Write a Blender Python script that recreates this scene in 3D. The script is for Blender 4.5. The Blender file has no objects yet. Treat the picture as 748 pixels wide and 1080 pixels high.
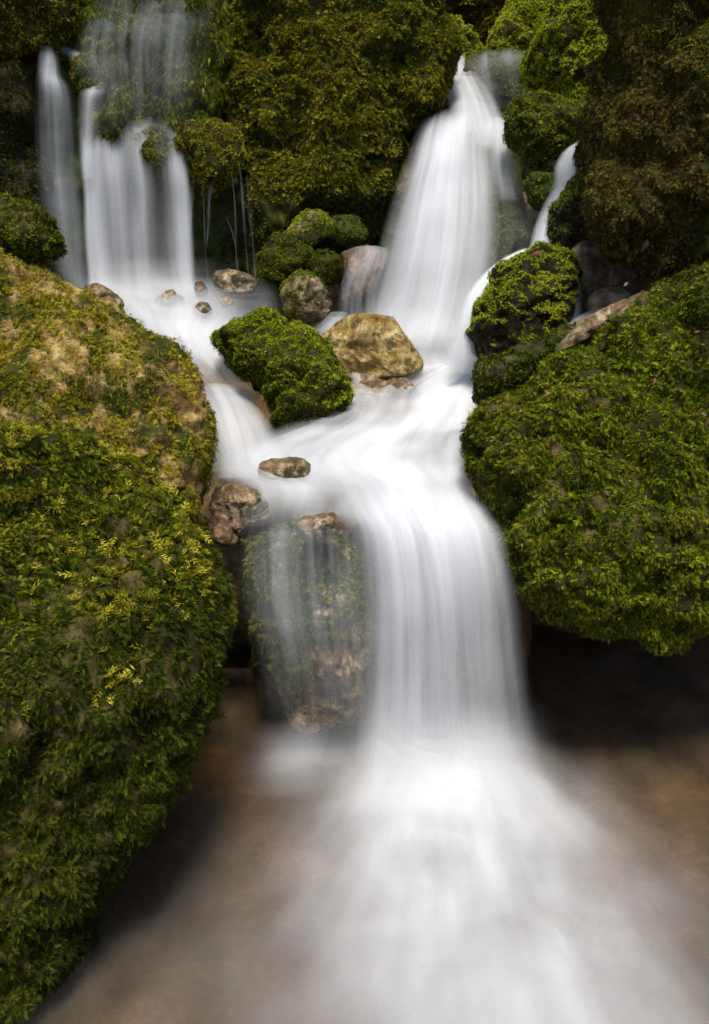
import bpy, math
import numpy as np

S = bpy.context.scene
COL = S.collection
rng = np.random.default_rng(7)

# ------------------------------------------------------------------ camera
CAM_Z = 1.35
PITCH = math.radians(20.0)
TV = math.tan(math.radians(28.0))
PW, PH = 748.0, 1080.0
CP, SP = math.cos(PITCH), math.sin(PITCH)
EYE = np.array([0.0, 0.0, CAM_Z])


def ray(px, py):
    nx = (px - PW / 2) / (PH / 2) * TV
    ny = (PH / 2 - py) / (PH / 2) * TV
    return np.array([nx, CP + ny * SP, -SP + ny * CP])


def at(px, py, y):
    """point of the place seen in direction (px,py), y metres ahead"""
    d = ray(px, py)
    return EYE + d * (y / d[1])


def project(P):
    q = P - EYE
    f = q[:, 1] * CP - q[:, 2] * SP
    u = q[:, 1] * SP + q[:, 2] * CP
    f = np.maximum(f, 1e-3)
    return PW / 2 + q[:, 0] / f / TV * PH / 2, PH / 2 - u / f / TV * PH / 2


# ------------------------------------------------------------------ noise
_perm = np.random.default_rng(3).permutation(256)
_perm = np.concatenate([_perm, _perm, _perm])
_grad = np.random.default_rng(4).normal(size=(256, 3))
_grad /= np.linalg.norm(_grad, axis=1)[:, None]


def perlin(P):
    P = np.asarray(P, dtype=np.float64)
    i = np.floor(P).astype(np.int64)
    f = P - i
    i &= 255
    w = f * f * f * (f * (f * 6 - 15) + 10)
    out = np.zeros(len(P))
    for dx in (0, 1):
        wx = w[:, 0] if dx else 1 - w[:, 0]
        for dy in (0, 1):
            wy = w[:, 1] if dy else 1 - w[:, 1]
            for dz in (0, 1):
                wz = w[:, 2] if dz else 1 - w[:, 2]
                h = _perm[_perm[_perm[i[:, 0] + dx] + i[:, 1] + dy] + i[:, 2] + dz]
                g = _grad[h]
                dot = g[:, 0] * (f[:, 0] - dx) + g[:, 1] * (f[:, 1] - dy) + g[:, 2] * (f[:, 2] - dz)
                out += wx * wy * wz * dot
    return out * 1.5


def fbm(P, o=4):
    s, a, t = 0, 1.0, 0
    for k in range(o):
        s = s + a * perlin(P * (2.03 ** k) + k * 17.3)
        t += a
        a *= 0.5
    return s / t


def sstep(a, b, x):
    t = np.clip((x - a) / (b - a), 0, 1)
    return t * t * (3 - 2 * t)


# ------------------------------------------------------------------ objects
def link_mesh(name, V, F, mat, parent=None, loc=(0, 0, 0), smooth=True, attrs=None):
    me = bpy.data.meshes.new(name)
    V = np.asarray(V, dtype=np.float32)
    F = np.asarray(F, dtype=np.int32)
    n = F.shape[1]
    me.vertices.add(len(V))
    me.vertices.foreach_set('co', V.ravel())
    me.loops.add(F.size)
    me.loops.foreach_set('vertex_index', F.ravel())
    me.polygons.add(len(F))
    me.polygons.foreach_set('loop_start', np.arange(0, F.size, n, dtype=np.int32))
    me.polygons.foreach_set('use_smooth', np.full(len(F), smooth, dtype=bool))
    for k, a in (attrs or {}).items():
        a = np.asarray(a, dtype=np.float32)
        if a.ndim == 1:
            me.attributes.new(k, 'FLOAT', 'POINT').data.foreach_set('value', a)
        else:
            me.attributes.new(k, 'FLOAT_VECTOR', 'POINT').data.foreach_set('vector', a.ravel())
    me.update(calc_edges=True)
    me.materials.append(mat)
    o = bpy.data.objects.new(name, me)
    COL.objects.link(o)
    o.location = loc
    if parent:
        o.parent = parent
    return o


def tag(o, label=None, cat=None, group=None, kind=None):
    for k, v in (('label', label), ('category', cat), ('group', group), ('kind', kind)):
        if v:
            o[k] = v
    return o


# ------------------------------------------------------------------ materials
class NT:
    def __init__(self, name):
        self.m = bpy.data.materials.new(name)
        self.m.use_nodes = True
        self.t = self.m.node_tree
        self.t.nodes.clear()
        self.out = self.t.nodes.new('ShaderNodeOutputMaterial')

    def n(self, kind, **kw):
        nd = self.t.nodes.new('ShaderNode' + kind)
        for k, v in kw.items():
            if k.startswith('_'):
                setattr(nd, k[1:], v)
            else:
                key = int(k[1:]) if k[0] == 'i' and k[1:].isdigit() else k.replace('__', ' ')
                if hasattr(v, 'links') or isinstance(v, bpy.types.NodeSocket):
                    self.t.links.new(v, nd.inputs[key])
                else:
                    nd.inputs[key].default_value = v
        return nd

    def ramp(self, fac, stops):
        nd = self.t.nodes.new('ShaderNodeValToRGB')
        e = nd.color_ramp.elements
        while len(e) < len(stops):
            e.new(0.5)
        for q, (p, c) in zip(e, stops):
            q.position = p
            q.color = (c, c, c, 1) if isinstance(c, (int, float)) else (*c, 1)
        self.t.links.new(fac, nd.inputs[0])
        return nd.outputs[0]

    def math(self, op, a, b=0.0, c=None, clamp=False):
        nd = self.n('Math', _operation=op, _use_clamp=clamp, i0=a, i1=b)
        if c is not None:
            if isinstance(c, bpy.types.NodeSocket):
                self.t.links.new(c, nd.inputs[2])
            else:
                nd.inputs[2].default_value = c
        return nd.outputs[0]

    def mix(self, fac, a, b, blend='MIX'):
        nd = self.t.nodes.new('ShaderNodeMix')
        nd.data_type = 'RGBA'
        nd.blend_type = blend
        for idx, v in ((0, fac), (6, a), (7, b)):
            if isinstance(v, bpy.types.NodeSocket):
                self.t.links.new(v, nd.inputs[idx])
            elif idx == 0:
                nd.inputs[0].default_value = v
            else:
                nd.inputs[idx].default_value = (*v, 1)
        return nd.outputs[2]

    def finish(self, shader):
        self.t.links.new(shader, self.out.inputs[0])
        return self.m


def stone(name, c_dark, c_mid, c_light, scale=6.0, rough=0.75, bump=0.6, moss=None, moss_bias=0.5, stretch=(1, 1, 1)):
    b = NT(name)
    tc = b.n('TexCoord').outputs['Object']
    mp = b.n('Mapping', Vector=tc, Scale=stretch, Rotation=(0.3, 0.2, 0.5)).outputs[0]
    n1 = b.n('TexNoise', Vector=mp, Scale=scale, Detail=8.0, Roughness=0.62).outputs[0]
    n2 = b.n('TexNoise', Vector=mp, Scale=scale * 4.3, Detail=6.0, Roughness=0.7).outputs[0]
    vo = b.n('TexVoronoi', Vector=mp, Scale=scale * 7.0, _feature='F1').outputs[0]
    s = b.math('ADD', b.math('MULTIPLY', n1, 0.6), b.math('MULTIPLY', n2, 0.4))
    col = b.ramp(s, [(0.34, c_dark), (0.5, c_mid), (0.64, c_light)])
    spots = b.ramp(vo, [(0.0, 0.0), (0.35, 1.0)])
    col = b.mix(b.math('MULTIPLY', b.math('SUBTRACT', 1.0, spots), 0.45), col, c_dark)
    if moss:
        n3 = b.n('TexNoise', Vector=tc, Scale=scale * 1.1, Detail=7.0, Roughness=0.65).outputs[0]
        f = b.ramp(n3, [(moss_bias - 0.05, 0.0), (moss_bias + 0.05, 1.0)])
        mv = b.ramp(n2, [(0.35, tuple(q * 0.45 for q in moss)), (0.65, moss)])
        col = b.mix(f, col, mv)
    h = b.math('ADD', b.math('MULTIPLY', n1, 1.0), b.math('MULTIPLY', n2, 0.7))
    bp = b.n('Bump', Strength=bump, Distance=0.02, Height=h).outputs[0]
    p = b.n('BsdfPrincipled', Base__Color=col, Roughness=rough, Normal=bp, Specular__IOR__Level=0.06 if rough > 0.65 else 0.4)
    return b.finish(p.outputs[0])


def moss_mat(name, stops, transl=0.35):
    b = NT(name)
    t = b.n('Attribute', _attribute_name='tint').outputs['Fac']
    col = b.ramp(t, stops)
    d = b.n('BsdfDiffuse', Color=col).outputs[0]
    tr = b.n('BsdfTranslucent', Color=col).outputs[0]
    m = b.n('MixShader', i0=transl, i1=d, i2=tr).outputs[0]
    return b.finish(m)


def foam_mat(name, fu=45.0, fv=2.2, K=2.6, gain=1.0, col=(0.90, 0.91, 0.92), transl=0.4, low=0.35, pu=0.16, pv=2.2):
    """silky blurred white water: white scatterer whose coverage follows the flow"""
    b = NT(name)
    den = b.n('Attribute', _attribute_name='foam').outputs['Fac']
    fl = b.n('Attribute', _attribute_name='flow').outputs['Vector']
    v1 = b.n('VectorMath', _operation='MULTIPLY', i0=fl, i1=(fu, fv, 1.0)).outputs[0]
    v2 = b.n('VectorMath', _operation='MULTIPLY', i0=fl, i1=(fu * low, fv * 0.6, 1.7)).outputs[0]
    n1 = b.n('TexNoise', Vector=v1, Scale=1.0, Detail=2.5, Roughness=0.5).outputs[0]
    n2 = b.n('TexNoise', Vector=v2, Scale=1.0, Detail=1.0, Roughness=0.5).outputs[0]
    v3 = b.n('VectorMath', _operation='MULTIPLY', i0=fl, i1=(fu * pu, fv * pv, 2.3)).outputs[0]
    n3 = b.n('TexNoise', Vector=v3, Scale=1.0, Detail=2.0, Roughness=0.5).outputs[0]
    s = b.math('ADD', b.math('ADD', b.math('MULTIPLY', n1, 0.36), b.math('MULTIPLY', n2, 0.36)), b.math('MULTIPLY', n3, 0.34))
    s = b.math('SUBTRACT', s, 0.03)
    k = b.math('MULTIPLY_ADD', b.math('SUBTRACT', s, 0.5), K * 2.2, 1.0)
    k = b.math('MAXIMUM', k, 0.04)
    a = b.math('MULTIPLY', b.math('MULTIPLY', den, k), gain, clamp=True)
    d = b.n('BsdfDiffuse', Color=(*col, 1)).outputs[0]
    tr = b.n('BsdfTranslucent', Color=(*col, 1)).outputs[0]
    w = b.n('MixShader', i0=transl, i1=d, i2=tr).outputs[0]
    z = b.n('BsdfTransparent').outputs[0]
    return b.finish(b.n('MixShader', i0=a, i1=z, i2=w).outputs[0])


M = {}
M['moss_base'] = stone('mossy_rock', (0.010, 0.011, 0.003), (0.032, 0.033, 0.007), (0.085, 0.07, 0.02), 9, 0.95, 0.8)
M['patchy'] = stone('mossy_tan_rock', (0.08, 0.048, 0.014), (0.35, 0.22, 0.07), (0.66, 0.48, 0.21), 9, 0.85, 0.9,
                    moss=(0.07, 0.08, 0.015), moss_bias=0.5, stretch=(1, 1, 2.2))
M['patchy_dark'] = stone('mossy_brown_rock', (0.010, 0.010, 0.003), (0.036, 0.032, 0.009), (0.16, 0.115, 0.045), 8, 0.92, 0.9)
M['grey_brown'] = stone('brown_stone', (0.05, 0.035, 0.02), (0.17, 0.12, 0.07), (0.36, 0.28, 0.18), 9, 0.7, 0.8)
M['gold'] = stone('golden_stone', (0.07, 0.042, 0.008), (0.40, 0.26, 0.06), (0.78, 0.62, 0.32), 19, 0.5, 1.0, moss=(0.13, 0.10, 0.014), moss_bias=0.58)
M['speckle'] = stone('speckled_stone', (0.03, 0.019, 0.009), (0.23, 0.15, 0.07), (0.66, 0.52, 0.33), 15, 0.42, 1.0, moss=(0.055, 0.055, 0.013), moss_bias=0.56)
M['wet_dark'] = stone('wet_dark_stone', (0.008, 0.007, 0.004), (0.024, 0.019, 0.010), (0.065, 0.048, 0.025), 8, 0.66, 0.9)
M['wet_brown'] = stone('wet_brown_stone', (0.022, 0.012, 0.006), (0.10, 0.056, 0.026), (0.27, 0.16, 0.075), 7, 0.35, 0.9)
M['wet_moss'] = stone('wet_mossy_stone', (0.014, 0.012, 0.005), (0.05, 0.042, 0.016), (0.17, 0.12, 0.055), 8, 0.66, 0.9,
                      moss=(0.05, 0.07, 0.015), moss_bias=0.48)
M['bed'] = stone('stream_bed', (0.03, 0.017, 0.007), (0.14, 0.085, 0.036), (0.33, 0.23, 0.11), 5.0, 0.6, 0.9, moss=(0.10, 0.085, 0.025), moss_bias=0.56)
M['m_lime'] = moss_mat('lime_moss', [(0, (0.030, 0.048, 0.003)), (0.38, (0.195, 0.268, 0.010)), (0.72, (0.405, 0.470, 0.016)), (1, (0.620, 0.620, 0.048))])
M['m_green'] = moss_mat('green_moss', [(0, (0.016, 0.024, 0.003)), (0.38, (0.113, 0.149, 0.009)), (0.72, (0.247, 0.284, 0.014)), (1, (0.478, 0.478, 0.045))])
M['m_olive'] = moss_mat('olive_moss', [(0, (0.026, 0.025, 0.004)), (0.38, (0.157, 0.146, 0.014)), (0.72, (0.329, 0.286, 0.021)), (1, (0.572, 0.486, 0.057))])
M['m_gold'] = moss_mat('golden_moss', [(0, (0.057, 0.053, 0.006)), (0.38, (0.216, 0.189, 0.012)), (0.72, (0.430, 0.354, 0.023)), (1, (0.620, 0.531, 0.063))])
M['m_brown'] = moss_mat('brown_moss', [(0, (0.022, 0.015, 0.006)), (0.38, (0.098, 0.071, 0.020)), (0.72, (0.196, 0.144, 0.034)), (1, (0.310, 0.241, 0.052))])
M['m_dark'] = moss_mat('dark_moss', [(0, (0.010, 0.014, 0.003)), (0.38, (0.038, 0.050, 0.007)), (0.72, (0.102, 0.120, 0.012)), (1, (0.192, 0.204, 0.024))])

# ------------------------------------------------------------------ rocks
_ico = {}


def ico(sub):
    if sub in _ico:
        return _ico[sub]
    t = (1 + 5 ** 0.5) / 2
    V = [(-1, t, 0), (1, t, 0), (-1, -t, 0), (1, -t, 0), (0, -1, t), (0, 1, t), (0, -1, -t), (0, 1, -t), (t, 0, -1), (t, 0, 1), (-t, 0, -1), (-t, 0, 1)]
    F = [(0, 11, 5), (0, 5, 1), (0, 1, 7), (0, 7, 10), (0, 10, 11), (1, 5, 9), (5, 11, 4), (11, 10, 2), (10, 7, 6), (7, 1, 8),
         (3, 9, 4), (3, 4, 2), (3, 2, 6), (3, 6, 8), (3, 8, 9), (4, 9, 5), (2, 4, 11), (6, 2, 10), (8, 6, 7), (9, 8, 1)]
    V = np.array(V, float)
    V /= np.linalg.norm(V, axis=1)[:, None]
    F = np.array(F)
    for _ in range(sub):
        E = np.sort(np.concatenate([F[:, [0, 1]], F[:, [1, 2]], F[:, [2, 0]]]), axis=1)
        U, inv = np.unique(E, axis=0, return_inverse=True)
        inv = inv.ravel()
        mid = V[U[:, 0]] + V[U[:, 1]]
        mid /= np.linalg.norm(mid, axis=1)[:, None]
        n = len(V)
        V = np.concatenate([V, mid])
        m = len(F)
        a, b, c = n + inv[:m], n + inv[m:2 * m], n + inv[2 * m:]
        F = np.concatenate([np.stack([F[:, 0], a, c], 1), np.stack([F[:, 1], b, a], 1), np.stack([F[:, 2], c, b], 1), np.stack([a, b, c], 1)])
    _ico[sub] = (V, F)
    return V, F


def vnormals(V, F):
    fn = np.cross(V[F[:, 1]] - V[F[:, 0]], V[F[:, 2]] - V[F[:, 0]])
    N = np.zeros_like(V)
    for k in range(3):
        np.add.at(N, F[:, k], fn)
    return N / (np.linalg.norm(N, axis=1)[:, None] + 1e-12)


def closed_spline(P, sub=12):
    P = np.array(P, float)
    out = []
    n = len(P)
    for i in range(n):
        p0, p1, p2, p3 = P[i - 1], P[i], P[(i + 1) % n], P[(i + 2) % n]
        for s in np.linspace(0, 1, sub, endpoint=False):
            out.append(0.5 * ((2 * p1) + (-p0 + p2) * s + (2 * p0 - 5 * p1 + 4 * p2 - p3) * s * s + (-p0 + 3 * p1 - 3 * p2 + p3) * s ** 3))
    return np.array(out)


def shape_rock(outline, Y, k=0.4, tf=0.7, tb=0.7, e=0.8, sub=5, big=(3.0, 0.05), mid=(9.0, 0.02), fine=(30.0, 0.006), ridge=0.0,
               cushion=None, seed=0, facets=0, cut=0.8):
    """closed boulder: an outline on a leaning plane through the middle of the rock, given real thickness to the front and the back"""
    ol = closed_spline(outline)
    x, y = ol[:, 0], ol[:, 1]
    x2, y2 = np.roll(x, -1), np.roll(y, -1)
    cr = x * y2 - x2 * y
    A = cr.sum() / 2
    cx, cy = ((x + x2) * cr).sum() / (6 * A), ((y + y2) * cr).sum() / (6 * A)
    C = at(cx, cy, Y)
    q = math.hypot(1, k)
    e1, e2, nr = np.array([1.0, 0, 0]), np.array([0, k, 1.0]) / q, np.array([0, -1.0, k]) / q
    pts = []
    for px, py in ol:
        d = ray(px, py)
        t = (Y + k * (EYE[2] - C[2]) - EYE[1]) / (d[1] - k * d[2])
        pts.append(EYE + d * t)
    L = np.array(pts) - C
    a, b = L @ e1, L @ e2
    th, rr = np.arctan2(b, a), np.hypot(a, b)
    o = np.argsort(th)
    th, rr = th[o], rr[o]
    rm = math.sqrt((rr ** 2).mean())
    D, F = ico(sub)
    an = np.arctan2(D[:, 1], D[:, 0])
    R = np.interp(an, np.concatenate([th - 2 * np.pi, th, th + 2 * np.pi]), np.concatenate([rr, rr, rr]))
    s = np.hypot(D[:, 0], D[:, 1])
    blend = np.clip(s / 0.35, 0, 1)
    R = R * blend + rm * (1 - blend)
    s2 = s ** e
    c = D[:, 2]
    c2 = np.sign(c) * np.abs(c) ** e
    T = np.where(c > 0, tf, tb) * rm
    P = C + np.outer(R * s2 * np.cos(an), e1) + np.outer(R * s2 * np.sin(an), e2) + np.outer(T * c2, nr)
    fr_ = np.random.default_rng(seed + 500)
    for i in range(facets):                  # break the round form into flat faces
        nv = fr_.normal(size=3) + np.array([0, -0.9, 0.5])
        nv /= np.linalg.norm(nv)
        h = (P - C) @ nv
        d = h.max() * cut * fr_.uniform(0.92, 1.08)
        over = np.maximum(h - d, 0)
        P = P - nv * (over * 0.94)[:, None]
    N = vnormals(P, F)
    off = seed * 13.7
    w = 0.6 + 0.4 * np.abs(c)          # keep the silhouette calmer than the faces
    for fr, am in (big, mid, fine):
        v = fbm(P * fr + off, 3)
        if ridge:
            v = v * (1 - ridge) + ridge * (0.6 - 2.2 * np.abs(perlin(P * fr * 0.8 + off + 5)))
        P = P + N * (am * v * 2.0 * w)[:, None]
    if cushion:
        fr, am = cushion
        v = 0.55 - np.abs(perlin(P * fr + off)) * 1.6 + 0.5 * (0.5 - np.abs(perlin(P * fr * 2.3 + off)) * 1.6)
        P = P + N * (am * v)[:, None]
    return P, F, C


# ------------------------------------------------------------------ moss leaves
def kite(p, d, n, L, W):
    d = d / np.linalg.norm(d)
    b = np.cross(d, n)
    b /= np.linalg.norm(b)
    return [p, p + d * L * 0.45 + b * W * 0.5, p + d * L, p + d * L * 0.45 - b * W * 0.5]


def template(kind, seed):
    r = np.random.default_rng(seed)
    V = []
    if kind == 'frond':                       # feather moss: stem with two rows of leaflets
        n = 3
        curve = r.uniform(-0.25, 0.25)
        for i in range(n):
            f = i / n
            p = np.array([f, curve * f * f, 0.10 * math.sin(f * 3)])
            l = 0.44 * (1 - f) + 0.20
            for sgn in (-1, 1):
                d = np.array([0.75, sgn * 0.8 + r.normal() * 0.12, 0.12 + r.normal() * 0.16])
                V += kite(p, d, np.array([0, 0, 1.0]), l * r.uniform(0.8, 1.2), 0.13)
        V += kite(np.array([0.0, 0, 0]), np.array([1, curve, 0.05]), np.array([0, 0, 1.0]), 1.2, 0.09)
    elif kind == 'fern':                      # long feather moss of the near boulders
        n = 6
        curve = r.uniform(-0.3, 0.3)
        for i in range(n):
            f = i / n
            p = np.array([f, curve * f * f, 0.12 * math.sin(f * 3)])
            l = 0.30 * (1 - f) ** 0.7 + 0.08
            for sgn in (-1, 1):
                d = np.array([0.7, sgn * 0.8 + r.normal() * 0.12, 0.10 + r.normal() * 0.15])
                V += kite(p, d, np.array([0, 0, 1.0]), l * r.uniform(0.8, 1.2), 0.075)
        V += kite(np.array([0.0, 0, 0]), np.array([1, curve, 0.05]), np.array([0, 0, 1.0]), 1.2, 0.06)
    elif kind == 'tuft':                      # cushion moss: short leaves round a bud
        n = 8
        for i in range(n):
            a = i * 2.4 + r.normal() * 0.3
            el = r.uniform(0.15, 1.1)
            d = np.array([math.cos(a) * math.cos(el), math.sin(a) * math.cos(el), math.sin(el)])
            V += kite(d * 0.05, d, np.array([-math.sin(a) * 0.2, math.cos(a) * 0.2, 1.0]), r.uniform(0.55, 1.05), 0.22)
    else:                                     # strand: thin trailing stems
        for i in range(5):
            d = np.array([1, r.normal() * 0.14, r.normal() * 0.08 + 0.04])
            V += kite(np.array([0, r.normal() * 0.08, 0]), d, np.array([0, 0, 1.0]), r.uniform(0.6, 1.1), 0.032)
    return np.array(V)


def grow(rock, P, F, C, kind, size, layers, mat, bias=0.2, nz=0.5, fr=5.0, droop=0.6, lift=(0.15, 1.1), seed=0, tint=0.0, tw=0.28, part='moss', mound=1.0, above=None):
    """leaves of moss rooted all over the visible side of a rock (mesh), as one part of it"""
    r = np.random.default_rng(seed + 11)
    e1, e2 = P[F[:, 1]] - P[F[:, 0]], P[F[:, 2]] - P[F[:, 0]]
    fn = np.cross(e1, e2)
    ar = np.linalg.norm(fn, axis=1) / 2
    fnn = fn / (2 * ar[:, None] + 1e-12)
    cen = P[F].mean(1)
    vis = ((EYE - cen) / np.linalg.norm(EYE - cen, axis=1)[:, None] * fnn).sum(1)
    px, py = project(cen)
    ok = (vis > -0.4) & (px > -70) & (px < 815) & (py > -60) & (py < 1130)
    clump = 0.5 - np.abs(perlin(cen * CLUMP + 31)) * 1.9
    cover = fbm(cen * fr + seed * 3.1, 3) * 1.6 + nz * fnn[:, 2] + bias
    if above is not None:          # keeps a kind to the upper part of its rock
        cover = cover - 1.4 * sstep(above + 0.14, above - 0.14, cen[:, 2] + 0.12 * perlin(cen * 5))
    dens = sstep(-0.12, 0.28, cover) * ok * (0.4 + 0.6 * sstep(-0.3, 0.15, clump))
    wgt = ar * dens
    tot = wgt.sum()
    size = size * SCALE[kind] * (0.74 if C[1] > 2.5 else 0.9)
    eff = {'fern': 0.22, 'frond': 0.30, 'tuft': 1.1, 'strand': 0.30}[kind] * size * size
    n = int(min(tot * layers * LAYER[kind] / eff, 170000))
    if n < 3:
        return None
    idx = np.searchsorted(np.cumsum(wgt) / tot, r.random(n)).clip(0, len(F) - 1)
    u, v = r.random(n), r.random(n)
    fl = u + v > 1
    u[fl], v[fl] = 1 - u[fl], 1 - v[fl]
    pos = P[F[idx, 0]] + e1[idx] * u[:, None] + e2[idx] * v[:, None]
    Nn = fnn[idx]
    bl = 0.5 - np.abs(perlin(pos * CLUMP + 31)) * 1.9 + 0.4 * (0.5 - np.abs(perlin(pos * CLUMP * 2.1 + 7)) * 1.9)
    pos = pos + Nn * (bl * 0.30 / CLUMP * mound)[:, None]
    g = np.array([0, 0, -1.0]) * droop + r.normal(size=(n, 3)) * (0.2 if kind == 'strand' else 0.55)
    t = g - Nn * (g * Nn).sum(1)[:, None]
    t /= np.linalg.norm(t, axis=1)[:, None] + 1e-9
    if kind == 'fern':
        lift = (0.0, 0.75)
    la = r.uniform(lift[0], lift[1], n)[:, None]
    t2 = np.cos(la) * t + np.sin(la) * Nn
    n2 = -np.sin(la) * t + np.cos(la) * Nn
    b2 = np.cross(n2, t2)
    sz = size * r.lognormal(0, 0.28, n)
    patch = fbm(pos * 4.0 + 40 + seed, 3) * 1.1
    tn = np.clip(0.42 + patch * 0.5 + r.normal(size=n) * tw * 1.15 + tint, 0, 1)
    # tint varies by patch and at random per sprig
    Vs, Fs, Ts = [], [], []
    base = 0
    var = r.integers(0, 4, n)
    for q in range(4):
        T = template(kind, q + 100)
        k = np.where(var == q)[0]
        m = len(T)
        W = pos[k][:, None, :] + sz[k][:, None, None] * (T[None, :, 0:1] * t2[k][:, None, :] + T[None, :, 1:2] * b2[k][:, None, :] + T[None, :, 2:3] * n2[k][:, None, :])
        Vs.append(W.reshape(-1, 3))
        Fs.append(np.arange(len(k) * m).reshape(-1, 4) + base)
        base += len(k) * m
        Ts.append(np.repeat(tn[k], m))
    o = link_mesh(part, np.concatenate(Vs) - C, np.concatenate(Fs), M[mat], rock, smooth=False, attrs={'tint': np.concatenate(Ts)})
    return o


COUNT = {'leaves': 0}
CLUMP = 26.0
SCALE = {'fern': 0.30, 'frond': 0.26, 'tuft': 0.27, 'strand': 0.5}
LAYER = {'fern': 0.5, 'frond': 0.5, 'tuft': 0.55, 'strand': 0.9}
PART = {'fern': 'feather_moss', 'frond': 'feather_moss', 'tuft': 'cushion_moss', 'strand': 'hanging_moss'}
_seed = [0]


def rock(name, label, cat, outline, Y, mat, moss=(), group=None, **kw):
    if group is None and name == 'bare_stone':
        group = 'bare stones lying in the stream'
    if group is None and 'little stone pile' in label:
        group = 'stones of the little mossy pile'
    _seed[0] += 1
    sd = _seed[0]
    kw.setdefault('seed', sd)
    P, F, C = shape_rock(outline, Y, **kw)
    if not moss:
        return tag(link_mesh(name, P - C, F, M[mat], loc=C), label, cat, group)
    o = bpy.data.objects.new(name, None)
    COL.objects.link(o)
    o.location = C
    o.empty_display_size = 0.1
    tag(o, label, cat, group)
    link_mesh('stone', P - C, F, M[mat], o)
    for i, m in enumerate(moss):
        q = grow(o, P, F, C, seed=sd * 5 + i, part=PART[m['kind']], **m)
        if q:
            q['kind'] = 'stuff'
            COUNT['leaves'] += len(q.data.polygons)
    return o


def T(size, layers, mat, **k):
    return dict(kind='tuft', size=size, layers=layers, mat=mat, **k)


def FR(size, layers, mat, **k):
    return dict(kind='frond', size=size, layers=layers, mat=mat, **k)


def FN(size, layers, mat, **k):
    return dict(kind='fern', size=size, layers=layers, mat=mat, **k)


def ST(size, layers, mat, **k):
    return dict(kind='strand', size=size, layers=layers, mat=mat, **k)


SMALL = dict(facets=5, cut=0.84, big=(5.5, 0.026), mid=(14.0, 0.014), fine=(45.0, 0.004))
BARE = dict(facets=10, cut=0.82, big=(8.0, 0.006), mid=(20.0, 0.006), fine=(55.0, 0.004), ridge=0.4, e=0.75)

# --- near left boulders
rock('mossy_boulder', 'huge dark green moss covered boulder nearest the viewer at lower left', 'boulder',
     [(-260, 540), (-120, 485), (10, 468), (92, 478), (145, 500), (182, 545), (204, 605), (214, 655), (208, 705), (184, 780), (156, 850),
      (128, 900), (104, 950), (82, 1020), (56, 1085), (10, 1190), (-60, 1300), (-300, 1400)],
     1.47, 'patchy_dark', k=0.5, tf=0.52, tb=0.8, e=0.84, sub=6, facets=7, cut=0.86, big=(3.0, 0.07), mid=(8, 0.035), fine=(26, 0.014), ridge=0.3, cushion=(11, 0.026),
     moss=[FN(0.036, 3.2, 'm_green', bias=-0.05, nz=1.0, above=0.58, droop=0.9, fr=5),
           FN(0.034, 5.0, 'm_dark', bias=1.05, nz=-0.7, droop=0.9, fr=8),  # dark moss spread over the lower sides, painting in their shade
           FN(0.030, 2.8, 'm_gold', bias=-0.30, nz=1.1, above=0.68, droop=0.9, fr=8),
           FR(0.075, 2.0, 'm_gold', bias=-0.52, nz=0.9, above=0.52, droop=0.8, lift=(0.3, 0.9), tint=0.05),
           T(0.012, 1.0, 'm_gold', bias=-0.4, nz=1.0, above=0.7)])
rock('mossy_boulder', 'tan streaked boulder with patchy golden moss behind the nearest left boulder', 'boulder',
     [(-260, 345), (-130, 290), (-20, 280), (30, 290), (75, 312), (118, 332), (150, 358), (185, 385), (208, 415), (217, 455), (214, 500),
      (190, 545), (120, 580), (-40, 600), (-260, 560)],
     2.15, 'patchy', k=0.95, tf=0.36, tb=0.5, e=0.85, sub=6, big=(3.5, 0.045), mid=(10, 0.03), fine=(30, 0.012), ridge=0.35, cushion=(18, 0.012),
     moss=[FN(0.030, 3.2, 'm_gold', bias=0.0, nz=0.1, droop=0.7, fr=12),
           T(0.016, 2.2, 'm_olive', bias=0.0, nz=0.1, fr=15),
           FN(0.036, 2.0, 'm_green', bias=-0.22, nz=-0.1, droop=0.8, fr=7.0)])

# --- big right boulder
rock('mossy_boulder', 'big round green moss covered boulder overhanging the brown pool on the right', 'boulder',
     [(860, 215), (760, 280), (700, 312), (648, 345), (596, 372), (545, 398), (518, 428), (500, 465), (496, 505), (512, 545), (535, 575),
      (560, 612), (600, 640), (650, 660), (700, 667), (752, 652), (860, 640), (960, 560), (980, 380), (930, 250)],
     2.18, 'patchy_dark', k=0.75, tf=0.36, tb=0.55, e=0.8, sub=6, facets=7, cut=0.86, big=(3.0, 0.07), mid=(8, 0.04), fine=(26, 0.014), ridge=0.3, cushion=(11, 0.026),
     moss=[FN(0.028, 3.4, 'm_green', bias=0.34, nz=0.25, droop=0.9, tint=-0.02, fr=7), FN(0.028, 2.2, 'm_dark', bias=0.5, nz=-0.2, droop=0.9, fr=9),
           T(0.020, 1.6, 'm_lime', bias=-0.25, nz=0.3, fr=3.0),
           FN(0.032, 1.6, 'm_olive', bias=-0.05, nz=0.0, fr=6.0),
           FR(0.050, 0.9, 'm_lime', bias=-0.3, nz=0.2, droop=0.9, lift=(0.3, 0.8), fr=6)])
rock('flat_ledge', 'wet flat brown and green ledge at the far edge of the big right boulder', 'ledge',
     [(505, 395), (545, 372), (600, 350), (650, 330), (700, 310), (690, 335), (640, 362), (590, 385), (545, 408), (515, 420)],
     2.50, 'wet_moss', k=1.1, tf=0.3, tb=0.8, **SMALL, moss=[T(0.020, 2.2, 'm_green', bias=0.3, nz=0.2, fr=9), T(0.018, 1.8, 'm_dark', bias=0.4, nz=0, fr=6)])

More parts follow.
